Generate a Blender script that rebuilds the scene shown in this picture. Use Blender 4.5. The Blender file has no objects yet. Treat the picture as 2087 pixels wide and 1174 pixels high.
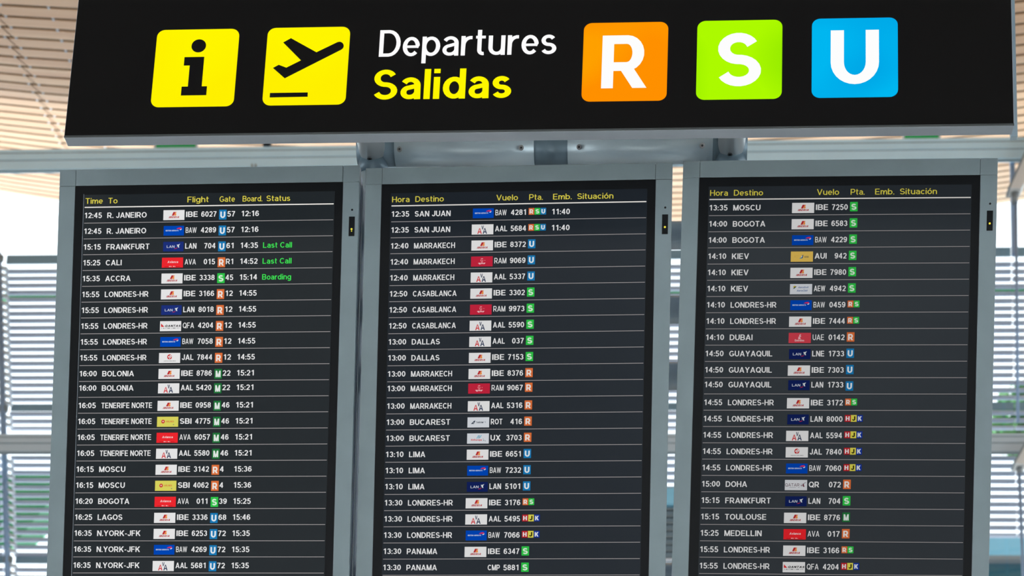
import bpy, math, random
from mathutils import Matrix, Vector
random.seed(7)
S = bpy.context.scene
C = S.collection
PI = math.pi

# ------------------------------------------------------------------ camera, world, lights, exposure
cam = bpy.data.cameras.new('camera')
cam.sensor_fit = 'HORIZONTAL'
cam.sensor_width = 36.0
cam.lens = 4000.0 / 2087.0 * 36.0
cam.shift_y = 1500.0 / 2087.0
cam.clip_end = 400
cam.dof.use_dof = True
cam.dof.focus_distance = 4.24
cam.dof.aperture_fstop = 7.5
co = bpy.data.objects.new('camera', cam)
C.objects.link(co)
right = Vector((0.9967234, 0.0703936, 0.0398397))
up = Vector((-0.0226251, -0.2302467, 0.9728693))
back = Vector((0.0776567, -0.9705829, -0.2278996))
co.matrix_world = Matrix(((right.x, up.x, back.x, 0), (right.y, up.y, back.y, 0), (right.z, up.z, back.z, 1.62), (0, 0, 0, 1)))
S.camera = co

w = bpy.data.worlds.new('overcast_sky')
S.world = w
w.use_nodes = True
wb = w.node_tree.nodes['Background']
wb.inputs[0].default_value = (0.90, 0.955, 1.0, 1)
wb.inputs[1].default_value = 2.2


def area(name, loc, target, sx, sy, power, col):
    l = bpy.data.lights.new(name, 'AREA')
    l.shape = 'RECTANGLE'
    l.size, l.size_y = sx, sy
    l.energy = power
    l.color = col
    o = bpy.data.objects.new(name, l)
    C.objects.link(o)
    o.location = loc
    o.rotation_euler = (Vector(target) - Vector(loc)).to_track_quat('-Z', 'Y').to_euler()
    return o


area('fill_rear', (1.35, -11.6, 7.3), (0.3, 4, 4.2), 1.7, 1.8, 36, (0.72, 0.90, 1.0))  # added lamp, gives the right screen its bluish reflection
area('fill_overhead', (0, -7.5, 9.0), (0, -3.5, 0), 12, 4, 200, (0.97, 0.99, 1.0))  # added overhead fill for the display fronts
area('fill_left', (-9.5, 2.6, 3.4), (-0.7, 3.85, 4.6), 2.0, 3.0, 260, (0.88, 0.96, 1.0))  # added side fill, brightens the left flanks of the arms
area('fill_right', (9.5, 2.6, 3.4), (0.1, 3.85, 4.6), 2.0, 3.0, 320, (0.88, 0.96, 1.0))  # added side fill, brightens right flanks of arms and housings
dl = area('fill_down', (-0.3, -0.6, 9.1), (-0.3, -0.6, 0), 3.0, 2.0, 950, (0.95, 0.98, 1.0))  # added lamp, lights a floor patch that gives the crossbar its sheen
dl.data.spread = math.radians(50)
area('fill_wash', (-1.0, 6.5, 4.5), (-1.0, 10.5, 12.0), 16, 3, 185, (0.94, 0.98, 1.0))  # added upward fill for the slats and the upper beam
sl = bpy.data.lights.new('sun', 'SUN')
sl.energy = 8.0
sl.angle = math.radians(0.6)
so_ = bpy.data.objects.new('sun', sl)
C.objects.link(so_)
so_.rotation_euler = Vector((0.28, -0.22, -0.93)).to_track_quat('-Z', 'Y').to_euler()

vs = S.view_settings
vs.view_transform = 'Standard'
vs.look = 'None'
vs.exposure = 0.0
vs.gamma = 1.0
vs.use_curve_mapping = False


# ------------------------------------------------------------------ materials
def lin(c):
    c = c / 255.0
    return c / 12.92 if c <= 0.04045 else ((c + 0.055) / 1.055) ** 2.4


def rgb(r, g, b):
    return (lin(r), lin(g), lin(b), 1.0)


def pbr(name, col, rough=0.5, metal=0.0, noise=0.0, nscale=20.0, spec=0.5, bump=0.0):
    m = bpy.data.materials.new(name)
    m.use_nodes = True
    nt = m.node_tree
    b = nt.nodes['Principled BSDF']
    b.inputs['Base Color'].default_value = col
    b.inputs['Roughness'].default_value = rough
    b.inputs['Metallic'].default_value = metal
    b.inputs['Specular IOR Level'].default_value = spec
    if noise > 0:
        tc = nt.nodes.new('ShaderNodeTexCoord')
        n = nt.nodes.new('ShaderNodeTexNoise')
        n.inputs['Scale'].default_value = nscale
        n.inputs['Detail'].default_value = 5
        nt.links.new(tc.outputs['Object'], n.inputs['Vector'])
        r = nt.nodes.new('ShaderNodeValToRGB')
        r.color_ramp.elements[0].position = 0.3
        r.color_ramp.elements[1].position = 0.7
        r.color_ramp.elements[0].color = tuple(c * (1 - noise) for c in col[:3]) + (1,)
        r.color_ramp.elements[1].color = tuple(min(1, c * (1 + noise)) for c in col[:3]) + (1,)
        nt.links.new(n.outputs[0], r.inputs[0])
        nt.links.new(r.outputs[0], b.inputs['Base Color'])
        if bump > 0:
            bp = nt.nodes.new('ShaderNodeBump')
            bp.inputs['Strength'].default_value = bump
            nt.links.new(n.outputs[0], bp.inputs['Height'])
            nt.links.new(bp.outputs[0], b.inputs['Normal'])
    return m


_em = {}


def emi(col, k=1.0):
    key = (col, round(k, 4))
    if key in _em:
        return _em[key]
    m = bpy.data.materials.new('lit_%d_%d_%d' % col)
    m.use_nodes = True
    nt = m.node_tree
    nt.nodes.clear()
    e = nt.nodes.new('ShaderNodeEmission')
    e.inputs[0].default_value = rgb(*col)
    e.inputs[1].default_value = k
    o = nt.nodes.new('ShaderNodeOutputMaterial')
    nt.links.new(e.outputs[0], o.inputs[0])
    _em[key] = m
    return m


def backlit(name, col, vary, k=1.0, scale=9.0):
    """Backlit acrylic: tubes behind make it a little uneven."""
    m = bpy.data.materials.new(name)
    m.use_nodes = True
    nt = m.node_tree
    nt.nodes.clear()
    tc = nt.nodes.new('ShaderNodeTexCoord')
    n = nt.nodes.new('ShaderNodeTexNoise')
    n.inputs['Scale'].default_value = scale
    n.inputs['Detail'].default_value = 0
    r = nt.nodes.new('ShaderNodeValToRGB')
    r.color_ramp.elements[0].position = 0.35
    r.color_ramp.elements[1].position = 0.65
    r.color_ramp.elements[0].color = rgb(*col)
    r.color_ramp.elements[1].color = rgb(*vary)
    e = nt.nodes.new('ShaderNodeEmission')
    e.inputs[1].default_value = k
    o = nt.nodes.new('ShaderNodeOutputMaterial')
    nt.links.new(tc.outputs['Object'], n.inputs['Vector'])
    nt.links.new(n.outputs[0], r.inputs[0])
    nt.links.new(r.outputs[0], e.inputs[0])
    nt.links.new(e.outputs[0], o.inputs[0])
    return m


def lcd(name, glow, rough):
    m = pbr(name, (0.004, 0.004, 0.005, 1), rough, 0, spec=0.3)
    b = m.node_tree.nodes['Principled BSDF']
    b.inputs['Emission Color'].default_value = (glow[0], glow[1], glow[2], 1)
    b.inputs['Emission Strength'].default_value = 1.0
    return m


M = {}
M['frame'] = pbr('grey_painted_metal', rgb(112, 126, 132), 0.42, 0.0, 0.05, 14.0)
M['seam'] = pbr('dark_joint', rgb(60, 68, 72), 0.7)
M['body'] = pbr('housing_metal', rgb(120, 140, 165), 0.32, 0.7)
M['bright_edge'] = pbr('bright_trim', rgb(228, 238, 248), 0.4, 0.15)
M['cap'] = pbr('pale_blue_cap', rgb(205, 220, 240), 0.5, 0.1)
M['groove'] = pbr('black_rubber', rgb(10, 13, 20), 0.7)
M['bezel'] = pbr('black_bezel', rgb(9, 11, 14), 0.5, spec=0.2)
M['sign_face'] = pbr('black_acrylic', rgb(14, 13, 13), 0.5, 0, spec=0.12)
M['sign_metal'] = pbr('sign_frame_metal', rgb(134, 142, 150), 0.45, 0.15, 0.06, 6.0)
M['tube'] = pbr('satin_grey_tube', rgb(225, 243, 250), 0.36, 0.2, 0.02, 8.0, spec=0.5)
M['tube_dark'] = pbr('dark_grey_tube', rgb(118, 140, 152), 0.45, 0.2)
M['sleeve'] = pbr('polished_sleeve', rgb(240, 244, 244), 0.3, 0.55)
M['screw'] = pbr('steel_screw', rgb(110, 112, 114), 0.3, 0.9)
M['black'] = pbr('black_plastic', rgb(8, 11, 14), 0.6, spec=0.2)
M['beam'] = pbr('beam_paint', rgb(190, 222, 238), 0.5, 0, 0.03, 3.0)
M['beam_shade'] = pbr('beam_groove_shade', rgb(105, 120, 124), 0.6)
M['blade'] = pbr('louvre_aluminium', rgb(176, 184, 200), 0.5, 0.1)
M['rail'] = pbr('louvre_rail', rgb(120, 150, 165), 0.5, 0.2)
M['steel'] = pbr('facade_steel', rgb(130, 155, 185), 0.45, 0.2)
M['bracket'] = pbr('bracket_aluminium', rgb(200, 206, 212), 0.4, 0.2)
M['arm'] = pbr('strut_paint', rgb(205, 205, 202), 0.5)
M['arm_dark'] = pbr('strut_cap', rgb(120, 128, 132), 0.5)
M['green'] = pbr('green_sheet', rgb(40, 165, 95), 0.5)
M['pale_green'] = pbr('pale_green_sheet', rgb(130, 220, 165), 0.5)
M['leaf'] = pbr('leaf', rgb(70, 150, 70), 0.6, 0, 0.3, 3.0)
M['bark'] = pbr('bark', rgb(90, 75, 60), 0.9, 0, 0.2, 8)
M['floor'] = pbr('polished_stone_floor', rgb(176, 174, 170), 0.35, 0, 0.06, 1.2)
M['wall'] = pbr('interior_wall', rgb(88, 92, 96), 0.7, 0, 0.04, 1.0)
M['dark_roof'] = pbr('roof_void', rgb(38, 34, 30), 0.9)
M['soffit'] = pbr('plain_ceiling', rgb(120, 115, 108), 0.8)
M['ground'] = pbr('pale_concrete', rgb(222, 224, 226), 0.9, 0, 0.05, 0.5)
M['blue_panel'] = pbr('blue_cladding', rgb(130, 190, 215), 0.4)
M['teal_glass'] = pbr('teal_glazing', rgb(55, 100, 118), 0.2)
M['unit'] = pbr('vent_unit_grey', rgb(120, 135, 142), 0.5)

# slats: bamboo, tone varies from slat to slat
ms = bpy.data.materials.new('bamboo_slats')
ms.use_nodes = True
nt = ms.node_tree
b = nt.nodes['Principled BSDF']
b.inputs['Roughness'].default_value = 0.55
tc = nt.nodes.new('ShaderNodeTexCoord')
mp = nt.nodes.new('ShaderNodeMapping')
mp.inputs['Scale'].default_value = (0.25, 3.2, 0.0)
nz = nt.nodes.new('ShaderNodeTexNoise')
nz.inputs['Scale'].default_value = 1.6
nz.inputs['Detail'].default_value = 3
rp = nt.nodes.new('ShaderNodeValToRGB')
rp.color_ramp.elements[0].position = 0.3
rp.color_ramp.elements[1].position = 0.72
rp.color_ramp.elements[0].color = rgb(208, 156, 114)
rp.color_ramp.elements[1].color = rgb(226, 184, 144)
nt.links.new(tc.outputs['Object'], mp.inputs[0])
nt.links.new(mp.outputs[0], nz.inputs['Vector'])
nt.links.new(nz.outputs[0], rp.inputs[0])
nt.links.new(rp.outputs[0], b.inputs['Base Color'])
M['slat'] = ms

# vent grille: woven perforated strip on the side of the display housing
mg = pbr('perforated_mesh', rgb(190, 205, 225), 0.45, 0.1)
nt = mg.node_tree
tc = nt.nodes.new('ShaderNodeTexCoord')
mp = nt.nodes.new('ShaderNodeMapping')
mp.inputs['Rotation'].default_value = (0.785, 0, 0)
ck = nt.nodes.new('ShaderNodeTexChecker')
ck.inputs['Scale'].default_value = 330
ck.inputs[1].default_value = rgb(238, 244, 252)
ck.inputs[2].default_value = rgb(130, 152, 188)
nt.links.new(tc.outputs['Object'], mp.inputs[0])
nt.links.new(mp.outputs[0], ck.inputs[0])
nt.links.new(ck.outputs[0], nt.nodes['Principled BSDF'].inputs['Base Color'])
M['mesh'] = mg

# window glass: clear pane with a weak reflection
gl = bpy.data.materials.new('clear_glass')
gl.use_nodes = True
nt = gl.node_tree
nt.nodes.clear()
tr = nt.nodes.new('ShaderNodeBsdfTransparent')
tr.inputs[0].default_value = (0.93, 0.97, 0.98, 1)
gs = nt.nodes.new('ShaderNodeBsdfGlossy')
gs.inputs['Roughness'].default_value = 0.02
mx = nt.nodes.new('ShaderNodeMixShader')
mx.inputs[0].default_value = 0.05
o_ = nt.nodes.new('ShaderNodeOutputMaterial')
nt.links.new(tr.outputs[0], mx.inputs[1])
nt.links.new(gs.outputs[0], mx.inputs[2])
nt.links.new(mx.outputs[0], o_.inputs[0])
M['glass'] = gl


# ------------------------------------------------------------------ mesh helpers
class MB:
    def __init__(self):
        self.v, self.f, self.mi, self.sm = [], [], [], []

    def face(self, pts, mi=0, smooth=False):
        n = len(self.v)
        self.v += [tuple(p) for p in pts]
        self.f.append(tuple(range(n, n + len(pts))))
        self.mi.append(mi)
        self.sm.append(smooth)

    def box(self, x0, x1, y0, y1, z0, z1, mi=0, bev=0.0):
        if bev <= 0:
            p = [(x0, y0, z0), (x1, y0, z0), (x1, y1, z0), (x0, y1, z0), (x0, y0, z1), (x1, y0, z1), (x1, y1, z1), (x0, y1, z1)]
            n = len(self.v)
            self.v += p
            for q in ((0, 3, 2, 1), (4, 5, 6, 7), (0, 1, 5, 4), (1, 2, 6, 5), (2, 3, 7, 6), (3, 0, 4, 7)):
                self.f.append(tuple(n + i for i in q))
                self.mi.append(mi)
                self.sm.append(False)
            return
        # chamfered box: the hull of three nested boxes
        import bmesh
        bm = bmesh.new()
        for (a, bb, c) in ((bev, 0, bev), (0, bev, bev), (bev, bev, 0)):
            for x in (x0 + a, x1 - a):
                for y in (y0 + bb, y1 - bb):
                    for z in (z0 + c, z1 - c):
                        bm.verts.new((x, y, z))
        bmesh.ops.convex_hull(bm, input=bm.verts)
        bmesh.ops.dissolve_limit(bm, angle_limit=0.01, verts=bm.verts, edges=bm.edges)
        n = len(self.v)
        bm.verts.index_update()
        self.v += [tuple(v.co) for v in bm.verts]
        for f in bm.faces:
            self.f.append(tuple(n + v.index for v in f.verts))
            self.mi.append(mi)
            self.sm.append(False)
        bm.free()

    def tube(self, p, q, r, r2=None, n=24, caps=True, mi=0):
        p, q = Vector(p), Vector(q)
        r2 = r if r2 is None else r2
        d = (q - p).normalized()
        a = d.orthogonal().normalized()
        bb = d.cross(a)
        k = len(self.v)
        for c, rr in ((p, r), (q, r2)):
            for i in range(n):
                t = 2 * PI * i / n
                self.v.append(tuple(c + a * (rr * math.cos(t)) + bb * (rr * math.sin(t))))
        for i in range(n):
            j = (i + 1) % n
            self.f.append((k + i, k + j, k + n + j, k + n + i))
            self.mi.append(mi)
            self.sm.append(True)
        if caps:
            self.f.append(tuple(k + i for i in reversed(range(n))))
            self.f.append(tuple(k + n + i for i in range(n)))
            self.mi += [mi, mi]
            self.sm += [False, False]

    def prism(self, poly, axis, a0, a1, mi=0):
        """poly = 2-D outline, extruded along axis ('x': poly is (y,z); 'y': poly is (x,z))"""
        def P(u, v, a):
            return (a, u, v) if axis == 'x' else (u, a, v)
        n = len(poly)
        k = len(self.v)
        for a in (a0, a1):
            self.v += [P(u, v, a) for u, v in poly]
        for i in range(n):
            j = (i + 1) % n
            self.f.append((k + i, k + j, k + n + j, k + n + i))
        self.f.append(tuple(k + i for i in reversed(range(n))))
        self.f.append(tuple(k + n + i for i in range(n)))
        self.mi += [mi] * (n + 2)
        self.sm += [False] * (n + 2)

    def build(self, name, mats, parent=None, loc=None):
        me = bpy.data.meshes.new(name)
        me.from_pydata(self.v, [], self.f)
        if not isinstance(mats, (list, tuple)):
            mats = [mats]
        for m in mats:
            me.materials.append(m)
        me.polygons.foreach_set('material_index', self.mi)
        me.polygons.foreach_set('use_smooth', self.sm)
        me.update()
        o = bpy.data.objects.new(name, me)
        C.objects.link(o)
        if parent is not None:
            o.parent = parent
        if loc is not None:
            o.location = loc
        return o


def tag(o, label, cat, group=None):
    o['label'] = label
    o['category'] = cat
    if group:
        o['group'] = group
    return o


def empty(name, loc, label, cat, group=None):
    o = bpy.data.objects.new(name, None)
    o.empty_display_size = 0.1
    C.objects.link(o)
    o.location = loc
    return tag(o, label, cat, group)


def struct(o):
    o['kind'] = 'structure'
    return o


# ------------------------------------------------------------------ stroke alphabet (cap height 1)
def arc(cx, cy, rx, ry, a0, a1, n=None):
    n = n or max(4, int(abs(a1 - a0) / 15))
    return [(cx + rx * math.cos(math.radians(a0 + (a1 - a0) * i / n)), cy + ry * math.sin(math.radians(a0 + (a1 - a0) * i / n))) for i in range(n + 1)]


RX = [1.0, 0.0]     # how much wider upright strokes are than level ones; current stroke


def stroke(pts, t, closed=False):
    """quads along a centre line, mitred"""
    pp = [pts[0]]
    for p in pts[1:]:
        if math.hypot(p[0] - pp[-1][0], p[1] - pp[-1][1]) > 1e-5:
            pp.append(p)
    pts = pp
    if closed and math.hypot(pts[0][0] - pts[-1][0], pts[0][1] - pts[-1][1]) < 1e-5:
        pts = pts[:-1]
    n = len(pts)
    L, Rr = [], []
    for i in range(n):
        if closed:
            a, bq, c = pts[i - 1], pts[i], pts[(i + 1) % n]
        else:
            a, bq, c = pts[max(i - 1, 0)], pts[i], pts[min(i + 1, n - 1)]
        d1 = (bq[0] - a[0], bq[1] - a[1])
        d2 = (c[0] - bq[0], c[1] - bq[1])
        if not closed and i == 0:
            d1 = d2
        if not closed and i == n - 1:
            d2 = d1
        l1, l2 = math.hypot(*d1), math.hypot(*d2)
        n1 = (-d1[1] / l1, d1[0] / l1)
        n2 = (-d2[1] / l2, d2[0] / l2)
        mx_, my_ = n1[0] + n2[0], n1[1] + n2[1]
        ml = math.hypot(mx_, my_)
        if ml < 0.3:
            mx_, my_, ml = n1[0], n1[1], 1.0
        mx_, my_ = mx_ / ml, my_ / ml
        k = min(2.5, 1.0 / max(0.35, mx_ * n1[0] + my_ * n1[1])) * t / 2
        L.append((bq[0] + mx_ * k * RX[0], bq[1] + my_ * k))
        Rr.append((bq[0] - mx_ * k * RX[0], bq[1] - my_ * k))
    out = []
    for i in range(n if closed else n - 1):
        j = (i + 1) % n
        out.append([Rr[i], Rr[j], L[j], L[i]])
    return out


def rect(x0, x1, y0, y1):
    if abs(x1 - x0 - RX[1]) < 1e-6:
        e = (x1 - x0) * (RX[0] - 1) / 2
        x0, x1 = x0 - e, x1 + e
    return [[(x0, y0), (x1, y0), (x1, y1), (x0, y1)]]


def dg(x0, y0, x1, y1, t):
    """diagonal bar cut level at both ends; x0,x1 are centres"""
    hw = t / 2 * RX[0] * 0.96 * math.hypot(x1 - x0, y1 - y0) / abs(y1 - y0)
    return [[(x0 - hw, y0), (x0 + hw, y0), (x1 + hw, y1), (x1 - hw, y1)]]


XH = 0.73


def glyph(ch, t):
    """-> (body width, polygons)"""
    m = t / 2
    T = 1 - m
    a = (1 - t) / 4
    xt = XH - m
    xr = (XH - t) / 2
    if ch == ' ':
        return 0.24, []
    if ch == '.':
        return t, rect(0, t, 0, t)
    if ch == ':':
        return t, rect(0, t, 0, t) + rect(0, t, 0.5, 0.5 + t)
    if ch == '-':
        return 0.36, rect(0, 0.36, 0.30, 0.30 + t * 0.9)
    if ch == '0':
        return 0.66, stroke(arc(0.33, 0.5, 0.33 - m, 0.5 - m, 0, 360, 28), t, True)
    if ch == '1':
        return 0.62, rect(0.50 - t, 0.50, 0, 1) + [[(0.10, 0.68), (0.50 - t, 0.80), (0.50 - t, 1.0), (0.10, 0.68 + t)]]
    if ch == '2':
        return 0.66, stroke(arc(0.33, T - 0.25, 0.33 - m, 0.25, 165, -38) + [(m + 0.06, t * 0.7), (m + 0.02, m)], t) + rect(0, 0.66, 0, t * 0.95)
    if ch == '3':
        return 0.66, stroke(arc(0.32, T - a, 0.30 - m, a, 160, -90) + arc(0.33, m + a, 0.33 - m, a, 90, -160), t)
    if ch == '4':
        return 0.70, rect(0.42, 0.42 + t, 0, 1) + rect(0, 0.70, 0.22, 0.22 + t * 0.9) + [[(0, 0.22), (t * 1.05, 0.22 + t * 0.2), (0.44, 0.80), (0.42, 1.0)], [(0, 0.22), (0.42, 1.0), (0.40, 1.0), (0, 0.40)]]
    if ch == '5':
        return 0.66, stroke([(0.60, T), (0.12 + m * 0.6, T), (0.06 + m * 0.7, 0.46)], t) + stroke(arc(0.32, m + 0.255 - m * 0.3, 0.34 - m, 0.27, 130, -160), t)
    if ch in '69':
        g = stroke(arc(0.33, m + 0.25, 0.33 - m, 0.25, 0, 360, 24), t, True) + stroke(arc(0.35, 0.5, 0.35 - m, 0.5 - m, 38, 205), t)
        if ch == '9':
            g = [[(0.66 - x, 1 - y) for x, y in q] for q in g]
        return 0.66, g
    if ch == '7':
        return 0.64, rect(0, 0.64, 1 - t * 0.95, 1) + stroke([(0.64 - m * 0.7, 1 - t * 0.5), (0.36, 0.5), (0.22, 0.0)], t)
    if ch == '8':
        return 0.66, stroke(arc(0.33, T - a * 0.96, 0.30 - m, a * 0.96, 0, 360, 20), t, True) + stroke(arc(0.33, m + a * 1.04, 0.33 - m, a * 1.04, 0, 360, 20), t, True)
    # capitals
    if ch == 'A':
        return 0.94, dg(m * 1.05, 0, 0.47, 1, t) + dg(0.94 - m * 1.05, 0, 0.47, 1, t) + rect(0.2, 0.74, 0.22, 0.22 + t * 0.85)
    if ch == 'B':
        return 0.82, rect(0, t, 0, 1) + stroke([(t * 0.5, T), (0.48, T)] + arc(0.48, T - a, 0.30 - m, a, 85, -85) + [(0.46, 0.5), (t * 0.5, 0.5)], t) + stroke([(t * 0.5, 0.5), (0.5, 0.5)] + arc(0.5, m + a, 0.32 - m, a, 85, -85) + [(0.5, m), (t * 0.5, m)], t)
    if ch == 'C':
        return 0.88, stroke(arc(0.46, 0.5, 0.46 - m, 0.5 - m, 42, 318), t)
    if ch == 'D':
        return 0.86, rect(0, t, 0, 1) + stroke([(t * 0.5, T), (0.38, T)] + arc(0.38, 0.5, 0.48 - m, 0.5 - m, 88, -88) + [(0.38, m), (t * 0.5, m)], t)
    if ch == 'E':
        return 0.74, rect(0, t, 0, 1) + rect(0, 0.72, 1 - t * 0.9, 1) + rect(0, 0.68, 0.5 - t * 0.4, 0.5 + t * 0.5) + rect(0, 0.74, 0, t * 0.9)
    if ch == 'F':
        return 0.70, rect(0, t, 0, 1) + rect(0, 0.70, 1 - t * 0.9, 1) + rect(0, 0.62, 0.5 - t * 0.45, 0.5 + t * 0.45)
    if ch == 'G':
        return 0.92, stroke(arc(0.46, 0.5, 0.46 - m, 0.5 - m, 42, 322), t) + rect(0.92 - t, 0.92, 0.12, 0.5) + rect(0.5, 0.92, 0.5 - t * 0.85, 0.5)
    if ch == 'H':
        return 0.82, rect(0, t, 0, 1) + rect(0.82 - t, 0.82, 0, 1) + rect(0, 0.82, 0.5 - t * 0.4, 0.5 + t * 0.5)
    if ch == 'I':
        return t, rect(0, t, 0, 1)
    if ch == 'J':
        return 0.64, stroke([(0.64 - m, 1), (0.64 - m, m + 0.26)] + arc(0.32, m + 0.24, 0.32 - m, 0.24, 0, -170), t)
    if ch == 'K':
        return 0.86, rect(0, t, 0, 1) + dg(t, 0.34, 0.86 - t * 0.75, 1, t * 1.05) + dg(0.86 - t * 0.7, 0, 0.34, 0.62, t * 1.05)
    if ch == 'L':
        return 0.68, rect(0, t, 0, 1) + rect(0, 0.68, 0, t * 0.95)
    if ch == 'M':
        return 0.98, rect(0, t, 0, 1) + rect(0.98 - t, 0.98, 0, 1) + dg(0.49, 0, t * 0.62, 1, t * 1.0) + dg(0.49, 0, 0.98 - t * 0.62, 1, t * 1.0)
    if ch == 'N':
        return 0.82, rect(0, t, 0, 1) + rect(0.82 - t, 0.82, 0, 1) + dg(0.82 - t * 0.62, 0, t * 0.62, 1, t)
    if ch == 'O':
        return 0.96, stroke(arc(0.48, 0.5, 0.48 - m, 0.5 - m, 0, 360, 30), t, True)
    if ch == 'P':
        return 0.78, rect(0, t, 0, 1) + stroke([(t * 0.5, T), (0.46, T)] + arc(0.46, T - 0.26, 0.32 - m, 0.26, 88, -88) + [(0.46, T - 0.52), (t * 0.5, T - 0.52)], t)
    if ch == 'Q':
        return 0.96, stroke(arc(0.48, 0.5, 0.48 - m, 0.5 - m, 0, 360, 30), t, True) + stroke([(0.56, 0.30), (0.92, -0.03)], t)
    if ch == 'R':
        return 0.86, rect(0, t, 0, 1) + stroke([(t * 0.5, T), (0.48, T)] + arc(0.48, T - 0.255, 0.32 - m, 0.255, 88, -88) + [(0.48, T - 0.51), (t * 0.5, T - 0.51)], t) + dg(0.86 - t * 0.62, 0, 0.42, 0.45, t * 1.0)
    if ch == 'S':
        return 0.78, stroke(arc(0.38, T - a, 0.36 - m, a, 22, 262) + arc(0.39, m + a, 0.39 - m, a, 82, -160), t)
    if ch == 'T':
        return 0.78, rect(0.39 - m, 0.39 + m, 0, 1) + rect(0, 0.78, 1 - t * 0.9, 1)
    if ch == 'U':
        return 0.82, stroke([(m, 1), (m, m + 0.33)] + arc(0.41, m + 0.32, 0.41 - m, 0.32, 180, 360, 14) + [(0.82 - m, m + 0.33), (0.82 - m, 1)], t)
    if ch == 'V':
        return 0.90, dg(0.45, 0, m * 1.05, 1, t) + dg(0.45, 0, 0.90 - m * 1.05, 1, t)
    if ch == 'W':
        return 1.24, dg(0.33, 0, m, 1, t * 0.95) + dg(0.33, 0, 0.62, 1, t * 0.9) + dg(0.91, 0, 0.62, 1, t * 0.9) + dg(0.91, 0, 1.24 - m, 1, t * 0.95)
    if ch == 'X':
        return 0.88, dg(m * 1.2, 0, 0.88 - m * 1.2, 1, t) + dg(0.88 - m * 1.2, 0, m * 1.2, 1, t)
    if ch == 'Y':
        return 0.88, dg(0.44, 0.42, m * 1.1, 1, t) + dg(0.44, 0.42, 0.88 - m * 1.1, 1, t) + rect(0.44 - m, 0.44 + m, 0, 0.46)
    if ch == 'Z':
        return 0.76, rect(0, 0.76, 1 - t * 0.9, 1) + rect(0, 0.76, 0, t * 0.9) + dg(t * 0.6, 0.05, 0.76 - t * 0.6, 0.95, t)
    # lower case
    if ch == 'a':
        return 0.64, stroke(arc(0.31, xt - 0.19, 0.29 - m + 0.03, 0.19, 155, 0) + [(0.64 - m, 0)], t) + stroke([(0.64 - m, 0.45)] + arc(0.27, m + 0.155, 0.27 - m, 0.155, 95, 270) + arc(0.30, m + 0.22, 0.34 - m, 0.22, 280, 350), t * 0.95)
    if ch in 'bdpq':
        g = rect(0, t, 0, 1) + stroke(arc(0.36, XH / 2, 0.36 - m, xr, 0, 360, 22), t, True)
        wd = 0.72
        if ch in 'dq':
            g = [[(wd - x, y) for x, y in q] for q in g]
        if ch in 'pq':
            g = [[(x, XH - y) for x, y in q] for q in g]
        return wd, g
    if ch == 'c':
        return 0.64, stroke(arc(0.35, XH / 2, 0.35 - m, xr, 45, 315), t)
    if ch == 'e':
        return 0.68, stroke([(0.66, XH / 2 - m * 0.2)] + arc(0.34, XH / 2, 0.34 - m, xr, 2, 318), t) + rect(m, 0.68 - m * 0.4, XH / 2 - t * 0.42, XH / 2 + t * 0.35)
    if ch == 'g':
        return 0.72, stroke(arc(0.35, XH / 2 + 0.01, 0.35 - m, xr, 0, 360, 22), t, True) + stroke([(0.72 - m, XH), (0.72 - m, -0.05)] + arc(0.36, -0.05, 0.36 - m, 0.15, 0, -160), t)
    if ch == 'h':
        return 0.66, rect(0, t, 0, 1) + stroke([(m, 0.3)] + arc(0.33, xt - 0.22, 0.33 - m, 0.22, 160, 0) + [(0.66 - m, 0)], t)
    if ch == 'i':
        return t, rect(0, t, 0, XH) + rect(0, t, 1 - t * 0.95, 1)
    if ch == 'l':
        return t, rect(0, t, 0, 1)
    if ch == 'm':
        return 1.04, rect(0, t, 0, XH) + stroke([(m, 0.3)] + arc(0.28, xt - 0.2, 0.28 - m, 0.2, 160, 0) + [(0.56 - m, 0)], t) + stroke([(0.56 - m, 0.3)] + arc(0.76 + m * 0.5, xt - 0.2, 0.28 - m * 1.5, 0.2, 160, 0) + [(1.04 - m, 0)], t)
    if ch == 'n':
        return 0.66, rect(0, t, 0, XH) + stroke([(m, 0.3)] + arc(0.33, xt - 0.22, 0.33 - m, 0.22, 160, 0) + [(0.66 - m, 0)], t)
    if ch in ('o', '\u00f3'):
        g = stroke(arc(0.36, XH / 2, 0.36 - m, xr, 0, 360, 24), t, True)
        if ch == '\u00f3':
            g += [[(0.28, 0.80), (0.40, 0.80), (0.58, 1.0), (0.38, 1.0)]]
        return 0.72, g
    if ch == 'r':
        return 0.44, rect(0, t, 0, XH) + stroke([(m, 0.25)] + arc(0.40, xt - 0.30, 0.40 - m, 0.30, 165, 82), t)
    if ch == 's':
        q = (XH - t) / 4
        return 0.60, stroke(arc(0.29, xt - q, 0.28 - m, q, 25, 262) + arc(0.30, m + q, 0.30 - m, q, 82, -160), t)
    if ch == 't':
        return 0.42, stroke([(0.10 + m, 0.95), (0.10 + m, m + 0.16)] + arc(0.10 + m + 0.16, m + 0.14, 0.16, 0.14, 185, 285), t) + rect(0, 0.42, XH - t * 0.85, XH)
    if ch == 'u':
        return 0.66, stroke([(m, XH), (m, m + 0.23)] + arc(0.33, m + 0.22, 0.33 - m, 0.22, 180, 350, 12) + [(0.66 - m, m + 0.3)], t) + rect(0.66 - t, 0.66, 0, XH)
    if ch == 'v':
        return 0.66, dg(0.33, 0, m * 1.05, XH, t) + dg(0.33, 0, 0.66 - m * 1.05, XH, t)
    raise KeyError(ch)


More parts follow.
